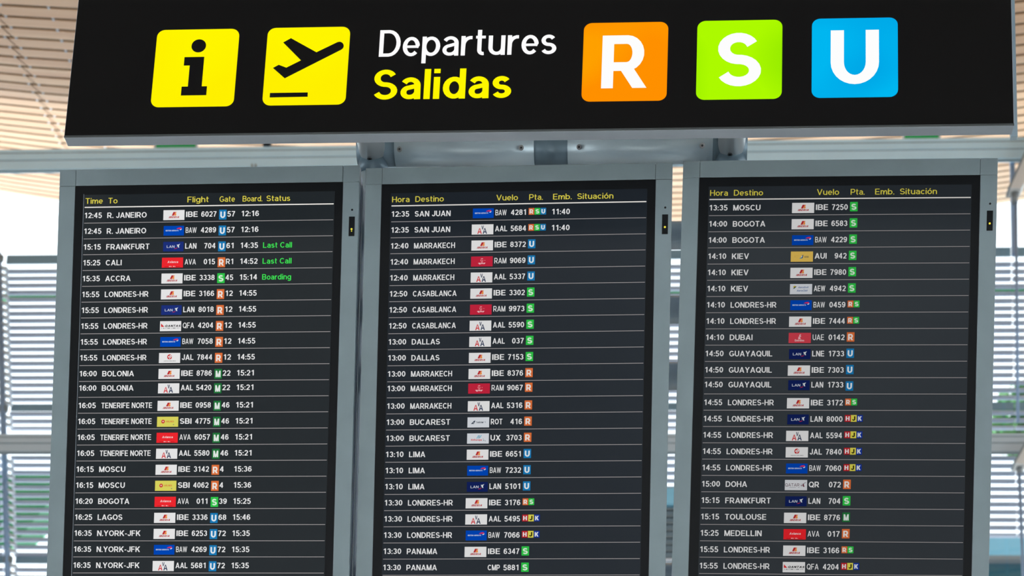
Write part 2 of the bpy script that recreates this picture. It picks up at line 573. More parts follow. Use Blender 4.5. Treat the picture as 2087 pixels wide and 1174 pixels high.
def lettering(text, x0, x1, base, cap, t, gap=0.13, slant=0.0, anchor='l', kx=None, rx=1.0):
    """text fitted between x0 and x1 (or with width factor kx), returns polygons in plane coordinates"""
    x, out = 0.0, []
    RX[0], RX[1] = rx, t
    gap += t * (rx - 1)
    for ch in text:
        wd, pol = glyph(ch, t)
        for p in pol:
            out.append([(x + px + slant * py, py) for px, py in p])
        x += wd + gap
    x -= gap
    k = (x1 - x0) / x if kx is None else kx * cap
    off = x0 if anchor == 'l' else x1 - x * k
    return [[(off + px * k, base + py * cap) for px, py in p] for p in out]


# ------------------------------------------------------------------ THE ROOM SHELL (hall, facade, canopy)
def ceil_z(x, y):
    return 6.3609 + 0.4261 * y + x * (0.067 - 0.0016 * y) + 0.0152 * x * x + 0.0011 * y * y


mb = MB()
mb.box(-16, 16, -12, 14, -0.2, 0)
struct(mb.build('floor', M['floor']))
mb = MB()
mb.box(-16, 16, -12.3, -12, 3.0, 9.6)
for x in range(-16, 17, 4):
    mb.box(x - 0.15, x + 0.15, -12.3, -12, 0, 3.0)
struct(mb.build('wall_back', M['wall']))
for nm, x0 in (('wall_left', -16.3), ('wall_right', 16.0)):
    mb = MB()
    mb.box(x0, x0 + 0.3, -12, 14, 0, 3.0)
    mb.box(x0, x0 + 0.3, -12, 4.6, 8.0, 9.3)
    for y in (-12, -8, -4, 0, 4.3):
        mb.box(x0, x0 + 0.3, y, y + 0.3, 3.0, 8.0)
    if nm == 'wall_left':
        mb.box(x0, x0 + 0.3, 4.6, 14, 3.0, 14.5)  # extra closing panel, added to keep sun off the inner slats
    struct(mb.build(nm, M['wall']))
mb = MB()
mb.box(-16.3, 16.3, -12.3, 4.6, 9.3, 9.6)
struct(mb.build('ceiling', M['soffit']))

mb = MB()
mb.box(-16.3, 16.3, 14.0, 14.25, 0, 7.95)
struct(mb.build('wall_front_blocker', M['wall']))  # unseen lower wall, added to block low daylight behind the displays

# slatted ceiling running out through the facade as a canopy
XS = [-14 + i for i in range(29)]
PITCH, GAPW, TH = 0.2467, 0.056, 0.012


def seam_x(y):
    return -4.8687 + (y - 11.6794) * -0.2196


mb = MB()
y = 11.3 - 26 * PITCH
row = 0
while y < 18.2:
    ya, yb = y + GAPW / 2, y + PITCH - GAPW / 2
    sx = seam_x(y + PITCH / 2)
    segs = [[x for x in XS if x < sx - 0.1] + [sx - 0.006], [sx + 0.006] + [x for x in XS if x > sx + 0.1]]
    for xs in segs:
        for i in range(len(xs) - 1):
            xa, xb = xs[i], xs[i + 1]
            q = [(xa, ya, ceil_z(xa, ya)), (xb, ya, ceil_z(xb, ya)), (xb, yb, ceil_z(xb, yb)), (xa, yb, ceil_z(xa, yb))]
            u = [(p[0], p[1], p[2] + TH) for p in q]
            mb.face(q[::-1])
            mb.face(u)
            mb.face([q[0], q[1], u[1], u[0]])
            mb.face([q[2], q[3], u[3], u[2]])
    # little clips in the gaps beside each joint
    for dx in (-0.055, 0.030, 0.375, 1.90):
        xx = seam_x(y) + dx
        zz = ceil_z(xx, y)
        mb.box(xx, xx + 0.016, y - 0.030, y + 0.030, zz + 0.013, zz + 0.02, 1)
    y += PITCH
    row += 1
o = struct(mb.build('ceiling', [M['slat'], M['bracket']]))
mb = MB()
YS = [4.6 + i * 0.85 for i in range(17)]
for i in range(len(XS) - 1):
    for j in range(len(YS) - 1):
        q = [(XS[i + a_], YS[j + b_], ceil_z(XS[i + a_], YS[j + b_]) + 0.13) for a_, b_ in ((0, 0), (1, 0), (1, 1), (0, 1))]
        mb.face(q[::-1])
        mb.face([(p[0], p[1], p[2] + 0.05) for p in q])
struct(mb.build('ceiling', M['dark_roof']))

mb = MB()
for i in range(len(XS) - 1):
    q = [min(9.3, ceil_z(x, 4.6)) for x in (XS[i], XS[i + 1])]
    u = [max(9.6, ceil_z(x, 4.6) + 0.3) for x in (XS[i], XS[i + 1])]
    for yy in (4.56, 4.62):
        mb.face([(XS[i], yy, q[0]), (XS[i + 1], yy, q[1]), (XS[i + 1], yy, u[1]), (XS[i], yy, u[0])])
    mb.face([(XS[i], 4.56, q[0]), (XS[i + 1], 4.56, q[1]), (XS[i + 1], 4.62, q[1]), (XS[i], 4.62, q[0])])
struct(mb.build('sun_block_bulkhead', M['soffit']))  # unseen bulkhead, added to stop sun leaking between the two ceilings
mb = MB()
mb.box(-80, 80, 14.6, 160, -0.4, -0.1)
struct(mb.build('ground', M['ground']))

# facade: two transoms, glass, a slim mullion
YF = 14.0


def transom(name, z0, z1, mat):
    h = z1 - z0
    mb = MB()
    prof = [(YF + 0.012, z0), (YF + 0.0, z0), (YF + 0.0, z0 + h * 0.08), (YF - 0.012, z0 + h * 0.10), (YF - 0.012, z0 + h * 0.48), (YF - 0.004, z0 + h * 0.49),
            (YF - 0.004, z0 + h * 0.53), (YF - 0.014, z0 + h * 0.54), (YF - 0.014, z0 + h * 0.80), (YF - 0.005, z0 + h * 0.81), (YF - 0.005, z0 + h * 0.86),
            (YF - 0.010, z0 + h * 0.87), (YF - 0.010, z1), (YF + 0.012, z1)]
    mb.prism(prof, 'x', -12, 12)
    for f0, f1, d in ((0.0, 0.07, 0.002), (0.49, 0.545, 0.006), (0.81, 0.865, 0.007)):  # dark strips stand in for shade in the grooves and lower edge
        mb.box(-12, 12, YF - d, YF + 0.01, z0 + h * f0 + 0.0005, z0 + h * f1, 1)
    return struct(mb.build(name, [mat, M['beam_shade']]))


transom('trim_1', 12.122, 12.337, M['beam'])
transom('trim_2', 9.53, 9.70, pbr('transom_paint', rgb(176, 190, 198), 0.5, 0, 0.02, 3.0))
mb = MB()
mb.box(2.615, 2.650, YF + 0.02, YF + 0.06, 11.30, 12.34)
struct(mb.build('trim_3', M['steel']))
win = MB()
win.box(-14, 14, YF + 0.16, YF + 0.175, 7.95, 8.05)
wo = struct(win.build('window_1', M['beam']))
mb = MB()
mb.face([(-14, YF + 0.17, 8.0), (14, YF + 0.17, 8.0), (14, YF + 0.17, 14.4), (-14, YF + 0.17, 14.4)])
mb.build('pane', M['glass'], wo)

# ------------------------------------------------------------------ louvres outside the glass
YL = 14.30


def sc(z):
    """height on the facade plane -> same sight line on the louvre plane"""
    return 1.62 + (z - 1.62) * YL / YF


NG = 42
GZ = [11.152 + (8.48 - 11.152) * i / 41.0 for i in range(-1, NG + 8)]
PT = GZ[0] - GZ[1]


def in_band(z):
    return any(lo < z < hi for lo, hi in ((9.50, 9.72), (9.905, 9.975), (8.565, 8.640), (11.25, 11.40)))


blade_z = [z - PT / 2 for z in GZ if not in_band(z - PT / 2)]


def post_x(z):
    return -5.641 + (11.342 - z) * 0.1285


def blade_mesh(length):
    b_ = MB()
    prof = []
    for i in range(12):
        t = 2 * PI * i / 12
        c, s = 0.035 * math.cos(t), 0.0178 * math.sin(t)
        ang = math.radians(14)
        prof.append((c * math.cos(ang) - s * math.sin(ang), c * math.sin(ang) + s * math.cos(ang)))
    b_.prism(prof, 'x', 0, length)
    return b_


def louvre(label, xa, xb, full):
    """xa, xb are functions of height"""
    root = empty('louvre_screen', (0, YL, sc(8.2)), label, 'louvre screen', 'louvre screens outside the glass')
    proto = {}
    for z in blade_z:
        x0, x1 = xa(z), xb(z)
        if z < 8.80 and not full:
            x1 = min(x1, 0.55)
            if x1 <= x0:
                continue
        key = round(x1 - x0, 2)
        if key not in proto:
            ob = blade_mesh(key).build('blade', M['blade'], root)
            proto[key] = ob
        else:
            ob = proto[key].copy()
            C.objects.link(ob)
            ob.parent = root
        ob.location = (x0, 0, sc(z) - sc(8.2))
    for lo, hi in ((11.257, 11.338), (9.910, 9.971), (8.569, 8.635)):
        x0, x1 = xa(lo), xb(lo)
        if lo < 8.80 and not full:
            x1 = min(x1, 0.55)
            if x1 <= x0:
                continue
        r_ = MB()
        r_.box(x0, x1, -0.008, 0.008, sc(lo) - sc(8.2), sc(hi) - sc(8.2), 0, 0.003)
        r_.build('rail', M['rail'], root)
    return root


louvre('wide louvre screen behind the displays, between leaning post and thin rod', lambda z: post_x(z) * 1.0214 + 0.064, lambda z: 2.655, False)
louvre('narrow strip of louvres at the far left edge, left of the leaning post', lambda z: -8.4, lambda z: post_x(z) * 1.0214 - 0.03, True)
louvre('louvres at the right edge, to the right of the thin rod', lambda z: 2.665, lambda z: 5.2, False)

YP = 14.20
KP = YP / YF


def scp(z):
    return 1.62 + (z - 1.62) * KP


post = empty('facade_post', (post_x(8.2) * KP, YP, scp(8.2)), 'slim blue-grey post leaning at the far left edge, louvre ends clipped to it', 'post')
mb = MB()
mb.tube((0.064, 0, -0.5), ((post_x(11.36) - post_x(8.2)) * KP, 0, scp(11.36) - scp(8.2)), 0.024, n=16)
mb.build('tube', M['steel'], post)
bp_ = MB()
bp_.prism([(0.0, -0.002), (0.03, -0.014), (0.056, -0.014), (0.056, 0.008), (0.03, 0.010), (0.0, 0.022)], 'y', -0.012, 0.03)
first = None
for z in [g for g in GZ if not in_band(g)]:
    if first is None:
        first = bp_.build('bracket', M['bracket'], post)
        ob = first
    else:
        ob = first.copy()
        C.objects.link(ob)
        ob.parent = post
    ob.location = ((post_x(z) - post_x(8.2)) * KP + 0.018, 0.0, scp(z) - scp(8.2) + 0.002)
for z in (9.93, 8.60, 11.31):
    j = MB()
    j.box(-0.032, 0.042, -0.02, 0.02, -0.034, 0.034, 0, 0.012)
    jo = j.build('joint_block', M['arm_dark'], post)
    jo.location = ((post_x(z) - post_x(8.2)) * KP, 0, scp(z) - scp(8.2))

for (za, zb, xa, xb, lab) in ((11.65, 9.72, 2.622, 2.602, 'thin vertical steel rod at the right edge, above the lower beam'),
                              (9.285, 7.6, 2.604, 2.63, 'thin vertical steel rod at the right edge, below the lower beam')):
    mb = MB()
    mb.tube((xa, YF - 0.14, za), (xb, YF - 0.14, zb), 0.0115, n=14)
    tag(mb.build('steel_rod', M['steel']), lab, 'rod', 'steel rods at the right edge')

for (pts, cap, dz, lab) in (
        ([(2.569, 11.742), (2.655, 11.735), (2.80, 12.02), (2.93, 12.30), (2.80, 12.30)], (2.587, 2.643, 11.64, 11.735), 0, 'pale tapering strut arm with grey cap under the upper beam, right edge'),
        ([(2.566, 9.345), (2.640, 9.337), (2.80, 9.53), (2.735, 9.53), (2.66, 9.53)], (2.582, 2.628, 9.28, 9.338), 0, 'pale tapering strut arm with grey cap under the lower beam, right edge')):
    root = empty('facade_strut', (2.61, YF - 0.13, cap[2]), lab, 'strut', 'strut arms at the right edge')
    mb = MB()
    mb.prism([(x - 2.61, z - cap[2]) for x, z in pts], 'y', -0.06, 0.06)
    mb.build('arm', M['arm'], root)
    mb = MB()
    e0, e1, e2 = pts[0], pts[-1], 0.014
    mb.prism([(e0[0] - 2.61 - e2, e0[1] - cap[2] + 0.006), (e0[0] - 2.61 + 0.002, e0[1] - cap[2] + 0.002), (e1[0] - 2.61 + 0.002, e1[1] - cap[2]), (e1[0] - 2.61 - e2, e1[1] - cap[2])], 'y', -0.062, 0.062)
    mb.build('edge_flange', M['arm_dark'], root)
    mb = MB()
    mb.tube(((cap[0] + cap[1]) / 2 - 2.61, 0, cap[3] - cap[2]), ((cap[0] + cap[1]) / 2 - 2.61, 0, 0), (cap[1] - cap[0]) / 2, (cap[1] - cap[0]) / 2 * 0.8, n=18)
    mb.build('end_cap', M['arm_dark'], root)

# small things on and behind the upper beam
root = empty('beam_clip', (-3.552, YF - 0.014, 12.13), 'pair of small grey pegs on the face of the upper beam, above left display', 'clip')
for dx in (-0.014, 0.016):
    mb = MB()
    mb.tube((dx, 0.01, -0.03), (dx, -0.012, 0.03), 0.009, 0.006, n=10)
    mb.build('peg', M['arm_dark'], root)
mb = MB()
mb.box(-0.03, 0.03, -0.04, 0.04, 0, 0.09, 0, 0.006)
tag(mb.build('junction_box', M['black'], loc=(-3.46, YF - 0.0, 12.337)), 'small black box standing on the upper beam, under the sign left of centre', 'box')
for x0, x1, lab in ((-4.41, -4.057, 'green board glimpsed under the left part of the black sign'), (1.765, 2.055, 'green board glimpsed under the right part of the black sign')):
    root = empty('green_board', ((x0 + x1) / 2, YF + 0.02, 12.337), lab, 'board', 'green boards above the upper beam')
    hw_ = (x1 - x0) / 2
    mb = MB()
    mb.box(-hw_, hw_, -0.01, 0.01, 0.005, 0.2)
    mb.build('panel', M['green'], root)
    for s_ in (-1, 1):
        mb = MB()
        mb.box(s_ * hw_ - 0.008, s_ * hw_ + 0.008, -0.014, 0.014, 0, 0.2)
        mb.build('edge_strip', M['bracket'], root)
mb = MB()
zs = 1.62 + (10.943 - 1.62) * 14.75 / 14 - 0.013
mb.box(-9, 6, 14.72, 14.78, zs, zs + 0.036)
tag(mb.build('green_bar', M['green']), 'long thin green bar seen through one gap between the louvres', 'bar')


# green sheet behind the lower left louvres
root = empty('green_banner', (-6.6, 16.0, 9.2), 'green sheet with a slanting pale edge behind the lower left louvres', 'banner')
k16 = 16.0 / 14.0


def onp(x, z, Y):
    return (x * Y / YF, 1.62 + (z - 1.62) * Y / YF)


def poly16(pts):
    return [(onp(x, z, 16.0)[0] + 6.6, onp(x, z, 16.0)[1] - 9.2) for x, z in pts]


mb = MB()
mb.prism(poly16([(-8.6, 9.345), (-4.92, 9.345), (-4.94, 9.19), (-5.26, 8.70), (-8.6, 8.62)]), 'y', -0.01, 0.01)
mb.build('sheet', M['green'], root)
mb = MB()
mb.prism(poly16([(-4.9, 9.19), (-4.94, 9.19), (-5.26, 8.70), (-5.10, 8.70), (-4.85, 8.98)]), 'y', -0.01, 0.01)
mb.build('pale_edge', M['pale_green'], root)

# leafy tree behind the right louvres
root = empty('tree', (4.45, 19.0, -0.1), 'leafy green tree behind the louvres at the right edge', 'tree')
mb = MB()
mb.tube((0, 0, 0), (0.1, 0, 7.5), 0.2, 0.12, n=12)
mb.tube((0.1, 0, 7.5), (-0.5, 0, 12.7), 0.12, 0.04, n=10)
mb.tube((0.1, 0, 7.5), (-0.3, 0.2, 12.6), 0.09, 0.03, n=10)
mb.build('trunk', M['bark'], root)
mb = MB()
for i in range(2200):
    th, ph, rr = random.uniform(0, 2 * PI), math.acos(random.uniform(-1, 1)), random.random() ** 0.4
    c = Vector((-0.55 + 0.62 * rr * math.sin(ph) * math.cos(th), 0.6 * rr * math.sin(ph) * math.sin(th), 12.86 + 0.42 * rr * math.cos(ph)))
    n_ = Vector((random.gauss(0, 1), random.gauss(0, 1), random.gauss(0, 1))).normalized()
    a_ = n_.orthogonal().normalized()
    b_ = n_.cross(a_)
    s_ = random.uniform(0.05, 0.11)
    mb.face([c + a_ * s_, c + b_ * s_ * 0.5, c - a_ * s_, c - b_ * s_ * 0.5])
mb.build('foliage', M['leaf'], root)

# blue building beyond, at the lower right
root = empty('building', (5.4, 21.0, -0.1), 'blue-clad building beyond the louvres at the lower right corner', 'building')
k21 = 20.0 / 20.0
mb = MB()
mb.box(-3.2, 9.0, 0.06, 8, 0, 12.58)
mb.build('wall', M['blue_panel'], root)
mb = MB()
mb.box(-3.25, 9.05, -0.1, 0.06, 12.20, 12.25)
mb.box(-3.25, 9.05, -0.1, 0.06, 10.6, 10.66)
mb.build('ledge', M['arm_dark'], root)
mb = MB()
mb.box(-3.0, 8.8, 0.0, 0.06, 10.66, 12.20)
mb.build('window_band', M['teal_glass'], root)

# slatted vent unit seen in the slit between middle and right displays
root = empty('vent_unit', (-0.02, 13.45, 0.0), 'grey slatted unit with blue top seen between the middle and right displays', 'vent unit')
mb = MB()
mb.box(-0.3, 0.3, 0.05, 0.35, 0, 8.80)
mb.build('casing', M['unit'], root)
mb = MB()
mb.box(-0.3, 0.3, 0.0, 0.35, 8.80, 8.945, 0, 0.01)
mb.build('top_panel', M['blue_panel'], root)
for i in range(8):
    mb = MB()
    z = 8.36 + i * 0.0565
    mb.prism([(-0.005, z), (0.05, z + 0.012), (0.05, z + 0.034), (-0.005, z + 0.012)], 'x', -0.3, 0.3)
    mb.build('slat', M['frame'], root)
mb = MB()
mb.box(-0.31, 0.31, -0.02, 0.04, 8.335, 8.348)
mb.build('lip', M['bright_edge'], root)

# ------------------------------------------------------------------ MOUNTING FRAME of tubes
BY, BZ = 3.9084, 4.5990
dn_ = Vector((0.0, 0.1862, -0.9825))       # down along the tilted displays
frame = empty('mounting_frame', (-0.30, BY + 4.60 / 0.9825 * 0.1862, 0.0), 'grey tubular frame carrying the black sign and the three displays', 'mounting frame')
fo = Vector(frame.location)
XL, XR = -0.715, 0.105


def fl(p):
    return Vector(p) - fo


def part(name, mbx, mat, parent=frame, lab=None):
    o = mbx.build(name, mat, parent)
    if lab:
        o['label'] = lab
    return o


RB = 0.036
for x0, x1 in ((XL + 0.052, -0.3425), (-0.2659, XR - 0.042)):
    mb = MB()
    mb.tube(fl((x0, BY, BZ)), fl((x1, BY, BZ)), RB, n=48)
    cb = part('crossbar', mb, M['tube'])
mb = MB()
mb.tube(fl((-0.3425, BY, BZ)), fl((-0.2659, BY, BZ)), RB * 0.985, n=48)
part('coupling', mb, M['tube_dark'], lab='darker grey coupling in the middle of the crossbar')
# screws on the crossbar, on the side that faces the hall
for x in (-0.6504, -0.3712, -0.2394, 0.0392):
    dirv = Vector((0, -math.cos(math.radians(33)), math.sin(math.radians(-33))))
    c = Vector((x, BY, BZ)) + dirv * (RB - 0.0015)
    mb = MB()
    mb.tube(fl(c), fl(c + dirv * 0.003), 0.0062, 0.0056, n=18)
    so = part('screw', mb, M['screw'])
    mb = MB()
    mb.tube(fl(c + dirv * 0.0028), fl(c + dirv * 0.0036), 0.0027, n=6)
    mb.build('hex_socket', M['black'], so)
for x in (XL, XR):
    # corner fitting
    mb = MB()
    mb.tube(fl((x - 0.036, BY, BZ)), fl((x + 0.053 if x < -0.3 else x + 0.036, BY, BZ)) if x < -0.3 else fl((x + 0.036, BY, BZ)), 0.0345, n=40)
    if x > -0.3:
        mb.tube(fl((x - 0.043, BY, BZ)), fl((x, BY, BZ)), 0.0345, n=40)
    mb.tube(fl(Vector((x, BY, BZ)) + dn_ * 0.02), fl(Vector((x, BY, BZ)) + dn_ * 0.060), 0.0345, n=40)
    part('corner_fitting', mb, M['tube_dark'], lab='dark corner fitting where three tubes meet')
    # arm that reaches forward to the back of the sign
    mb = MB()
    mb.tube(fl((x, 3.604, BZ - 0.012)), fl((x, BY - 0.004, BZ - 0.012)), 0.0308, n=64)
    part('arm', mb, M['sleeve'], lab='polished metal arm reaching forward to the sign')
    c = Vector((x - 0.003, BY - 0.030, BZ - 0.012 - 0.0302))
    mb = MB()
    mb.tube(fl(c), fl(c + Vector((0, 0, -0.002))), 0.0055, n=16)
    so = part('screw', mb, M['screw'])
    mb = MB()
    mb.tube(fl(c + Vector((0, 0, -0.0019))), fl(c + Vector((0, 0, -0.0026))), 0.0026, n=6)
    mb.build('hex_socket', M['black'], so)
    # post running down behind the displays to the floor
    mb = MB()
    top = Vector((x, BY, BZ)) + dn_ * 0.058
    bot = Vector((x, BY, BZ)) + dn_ * (4.585 / 0.9825)
    mb.tube(fl(top), fl(bot), 0.033, n=40)
    part('post', mb, M['tube'])
    mb = MB()
    mb.box(x - fo.x - 0.12, x - fo.x + 0.12, bot.y - fo.y - 0.12, bot.y - fo.y + 0.12, 0, 0.025, 0, 0.004)
    part('base_plate', mb, M['tube_dark'])
# horizontal tubes behind the displays (they show in the slit between middle and right)
for s_ in (0.205, 0.377, 0.530, 0.99):
    c = Vector((0, BY, BZ)) + dn_ * s_
    mb = MB()
    mb.tube(fl((-1.20, c.y, c.z)), fl((0.55, c.y, c.z)), 0.030, n=40)
    part('support_tube', mb, M['tube'])

# ------------------------------------------------------------------ THE SIGN
SX, SY, SZ, SW, SD = -1.3248, 3.5714, 4.3842, 2.0006, 0.0300
SH = 0.356
sign = empty('departures_sign', (SX, SY, SZ), 'long black illuminated sign with yellow, orange, green and blue squares above the displays', 'sign')
mb = MB()
mb.box(0, SW, 0, SD, 0, SH, 0, 0.0015)
mb.build('housing', M['sign_metal'], sign)
mb = MB()
mb.box(0.0016, SW - 0.0016, -0.0012, 0.004, 0.0044, SH - 0.004)
mb.build('face_panel', M['sign_face'], sign)


mb = MB()
mb.box(SW - 0.002, SW + 0.0120, SD + 0.0005, SD + 0.012, -0.003, SH)
mb.build('hanger_bar', pbr('hanger_metal', rgb(150, 170, 182), 0.4, 0.2), sign)
mb = MB()
mb.box(0.0004, SW - 0.0004, -0.0005, 0.002, 0.0003, 0.0046)
mb.build('shadow_gap_strip', pbr('shadow_gap_grey', rgb(64, 68, 70), 0.5), sign)  # dark strip painted as the shadow gap below the face


def flat(polys, y, mb=None, mi=0):
    mb = mb or MB()
    for p in polys:
        mb.face([(x, y, z) for x, z in p], mi)
    return mb


def rrect(x0, x1, z0, z1, r, n=7):
    out = []
    for cx, cz, a0 in ((x1 - r, z0 + r, -90), (x1 - r, z1 - r, 0), (x0 + r, z1 - r, 90), (x0 + r, z0 + r, 180)):
        out += [(cx + r * math.cos(math.radians(a0 + 90 * i / n)), cz + r * math.sin(math.radians(a0 + 90 * i / n))) for i in range(n + 1)]
    return out


F0, F1, F2 = -0.0022, -0.0030, -0.0034


def tile(name, x0, x1, z0, z1, mat):
    mb = MB()
    out = rrect(x0, x1, z0, z1, 0.0175)
    mb.prism(out, 'y', F0, -0.0010)
    return mb.build(name, mat, sign)


TW, THh = 0.1795, 0.1921


def tmap(x0, z0, wd, ht):
    return lambda pts: [(x0 + fx * wd, z0 + (1 - fy) * ht) for fx, fy in pts]


yel = backlit('backlit_yellow', (255, 246, 0), (255, 240, 0), 1.0, 5)
m_or = backlit('backlit_orange', (255, 144, 0), (255, 160, 0), 1.0, 6)
m_gr = backlit('backlit_green', (146, 232, 0), (172, 250, 0), 1.0, 6)
m_bl = backlit('backlit_blue', (0, 182, 240), (0, 166, 230), 1.0, 6)
wht = emi((253, 253, 253), 1.0)
# information tile
x0, z0 = 0.1832, 0.0703
t1 = tile('pictogram_tile', x0, x0 + 0.1800, z0, z0 + THh, yel)
t1['label'] = 'yellow square with a black letter i'
f = tmap(x0, z0, 0.1800, THh)
mb = flat([f([(0.521 + 0.0885 * math.cos(2 * PI * i / 28), 0.219 + 0.0855 * math.sin(2 * PI * i / 28)) for i in range(28)])], F1)
for q in ([(0.360, 0.363), (0.600, 0.363), (0.600, 0.473), (0.360, 0.473)], [(0.432, 0.473), (0.600, 0.473), (0.600, 0.745), (0.432, 0.745)], [(0.357, 0.745), (0.664, 0.745), (0.664, 0.860), (0.357, 0.860)]):
    flat([f(q)], F1, mb)
mb.build('letter', M['sign_face'], t1)
# take-off tile
x0, z0 = 0.4252, 0.0708
t2 = tile('pictogram_tile', x0, x0 + 0.1790, z0, z0 + THh, yel)
t2['label'] = 'yellow square with a black aeroplane taking off'
f = tmap(x0, z0, 0.1790, THh)


def pz(x, y):
    return ((x - (1310 - 0.087 * (y - 210))) / 493.0, (y - (172 - 0.0175 * (x - 1360))) / 465.0)


mb = MB()
for q in ([(1601, 321), (1450, 236), (1403, 262), (1508, 370)], [(1601, 321), (1508, 370), (1420, 414), (1410, 478)], [(1420, 414), (1375, 397), (1340, 416), (1410, 478)],
          [(1601, 321), (1410, 478), (1752, 304), (1729, 259)]):
    flat([f([pz(*p) for p in q])], F1, mb)
flat([f([pz(1740 + 24.5 * math.cos(2 * PI * i / 24), 282 + 24.5 * math.sin(2 * PI * i / 24)) for i in range(24)])], F1 - 0.0001, mb)
flat([f([pz(1321, 566), pz(1546, 562), pz(1545, 588), pz(1319, 593)])], F1, mb)
mb.build('aeroplane', M['sign_face'], t2)
# zone tiles R, S, U
for ch, x0, z0, wd, mat, lab, fx0, fx1, fy0, fy1, st, rx_ in (
        ('R', 1.1056, 0.0695, 0.1787, m_or, 'orange square with a white letter R', 0.250, 0.735, 0.168, 0.842, 0.165, 1.5),
        ('S', 1.3456, 0.0700, 0.1784, m_gr, 'green square with a white letter S', 0.252, 0.740, 0.163, 0.843, 0.175, 1.28),
        ('U', 1.5858, 0.0707, 0.1782, m_bl, 'blue square with a white letter U', 0.243, 0.757, 0.156, 0.840, 0.170, 1.45)):
    tl_ = tile('zone_tile', x0, x0 + wd, z0, z0 + THh, mat)
    tl_['label'] = lab
    cap = (fy1 - fy0) * THh
    pol = lettering(ch, x0 + fx0 * wd, x0 + fx1 * wd, z0 + (1 - fy1) * THh, cap, st, rx=rx_)
    flat(pol, F1).build('letter', wht, tl_)
o = flat(lettering('Departures', 0.6708, 1.0470, 0.1866, 0.0662, 0.122, gap=0.10, rx=1.5), F1 + 0.001).build('lettering', wht, sign)
o['label'] = 'white word Departures'
o = flat(lettering('Salidas', 0.6640, 0.9545, 0.0808, 0.0738, 0.152, gap=0.11, rx=1.45), F1 + 0.001).build('lettering', emi((255, 246, 0), 1.0), sign)
o['label'] = 'yellow word Salidas'

# ------------------------------------------------------------------ THE THREE DISPLAYS
DW, DH, DD = 0.68, 1.13, 0.098
HX, HY, HWID, RH = 0.0596, 0.0868, 0.5643, 0.8289
ROW = RH / 23.0

WHITE = (246, 246, 246)
GATE = {'R': ((232, 118, 62), (250, 244, 238)), 'S': ((52, 205, 78), (225, 250, 225)), 'U': ((28, 128, 190), (240, 248, 252)), 'M': ((36, 124, 62), (238, 246, 240)),
        'H': ((200, 32, 44), (245, 240, 240)), 'J': ((232, 222, 88), (35, 35, 15)), 'K': ((24, 56, 160), (235, 240, 250))}
DESTW = {'SAN JUAN': 73, 'MARRAKECH': 83.5, 'CASABLANCA': 89, 'DALLAS': 57, 'BUCAREST': 82, 'LIMA': 32.5, 'LONDRES-HR': 91, 'PANAMA': 61.5, 'R. JANEIRO': 82, 'FRANKFURT': 90,
         'CALI': 32.7, 'ACCRA': 52.5, 'BOLONIA': 65.8, 'TENERIFE NORTE': 106, 'MOSCU': 54, 'BOGOTA': 64.5, 'LAGOS': 51, 'N.YORK-JFK': 89.8, 'KIEV': 33.5, 'DUBAI': 45, 'GUAYAQUIL': 85.5,
         'DOHA': 42, 'TOULOUSE': 82, 'MEDELLIN': 73.5}
CODEW = {'IBE': 24, 'BAW': 22.4, 'AAL': 24.5, 'RAM': 24, 'LAN': 23, 'UX': 19.8, 'ROT': 23, 'CMP': 24, 'SBI': 23.6, 'AVA': 23, 'QFA': 23, 'JAL': 24, 'AUI': 23.2, 'AEW': 22.2, 'UAE': 22.2, 'LNE': 23.6, 'QR': 20}
LEFT = [('12:45', 'R. JANEIRO', 'IBE', '6027', 'U', '57', '12:16', ''), ('12:45', 'R. JANEIRO', 'BAW', '4289', 'U', '57', '12:16', ''), ('15:15', 'FRANKFURT', 'LAN', '704', 'U', '61', '14:35', 'Last Call'),
        ('15:25', 'CALI', 'AVA', '015', 'R', 'R1', '14:52', 'Last Call'), ('15:35', 'ACCRA', 'IBE', '3338', 'S', '45', '15:14', 'Boarding'), ('15:55', 'LONDRES-HR', 'IBE', '3166', 'R', '12', '14:55', ''),
        ('15:55', 'LONDRES-HR', 'LAN', '8018', 'R', '12', '14:55', ''), ('15:55', 'LONDRES-HR', 'QFA', '4204', 'R', '12', '14:55', ''), ('15:55', 'LONDRES-HR', 'BAW', '7058', 'R', '12', '14:55', ''),
        ('15:55', 'LONDRES-HR', 'JAL', '7844', 'R', '12', '14:55', ''), ('16:00', 'BOLONIA', 'IBE', '8786', 'M', '22', '15:21', ''), ('16:00', 'BOLONIA', 'AAL', '5420', 'M', '22', '15:21', ''),
        ('16:05', 'TENERIFE NORTE', 'IBE', '0958', 'M', '46', '15:21', ''), ('16:05', 'TENERIFE NORTE', 'SBI', '4775', 'M', '46', '15:21', ''), ('16:05', 'TENERIFE NORTE', 'AVA', '6057', 'M', '46', '15:21', ''),
        ('16:05', 'TENERIFE NORTE', 'AAL', '5580', 'M', '46', '15:21', ''), ('16:15', 'MOSCU', 'IBE', '3142', 'R', '4', '15:36', ''), ('16:15', 'MOSCU', 'SBI', '4062', 'R', '4', '15:36', ''),
        ('16:20', 'BOGOTA', 'AVA', '011', 'S', '39', '15:25', ''), ('16:25', 'LAGOS', 'IBE', '3336', 'U', '68', '15:46', ''), ('16:35', 'N.YORK-JFK', 'IBE', '6253', 'U', '72', '15:35', ''),
        ('16:35', 'N.YORK-JFK', 'BAW', '4269', 'U', '72', '15:35', ''), ('16:35', 'N.YORK-JFK', 'AAL', '5681', 'U', '72', '15:35', '')]


def quick(s):
    out = []
    for ln in s.split('|'):
        t_, d_, c_, n_, g_, e_ = ln.split(',')
        out.append((t_, d_, c_, n_, g_, '', e_, ''))
    return out


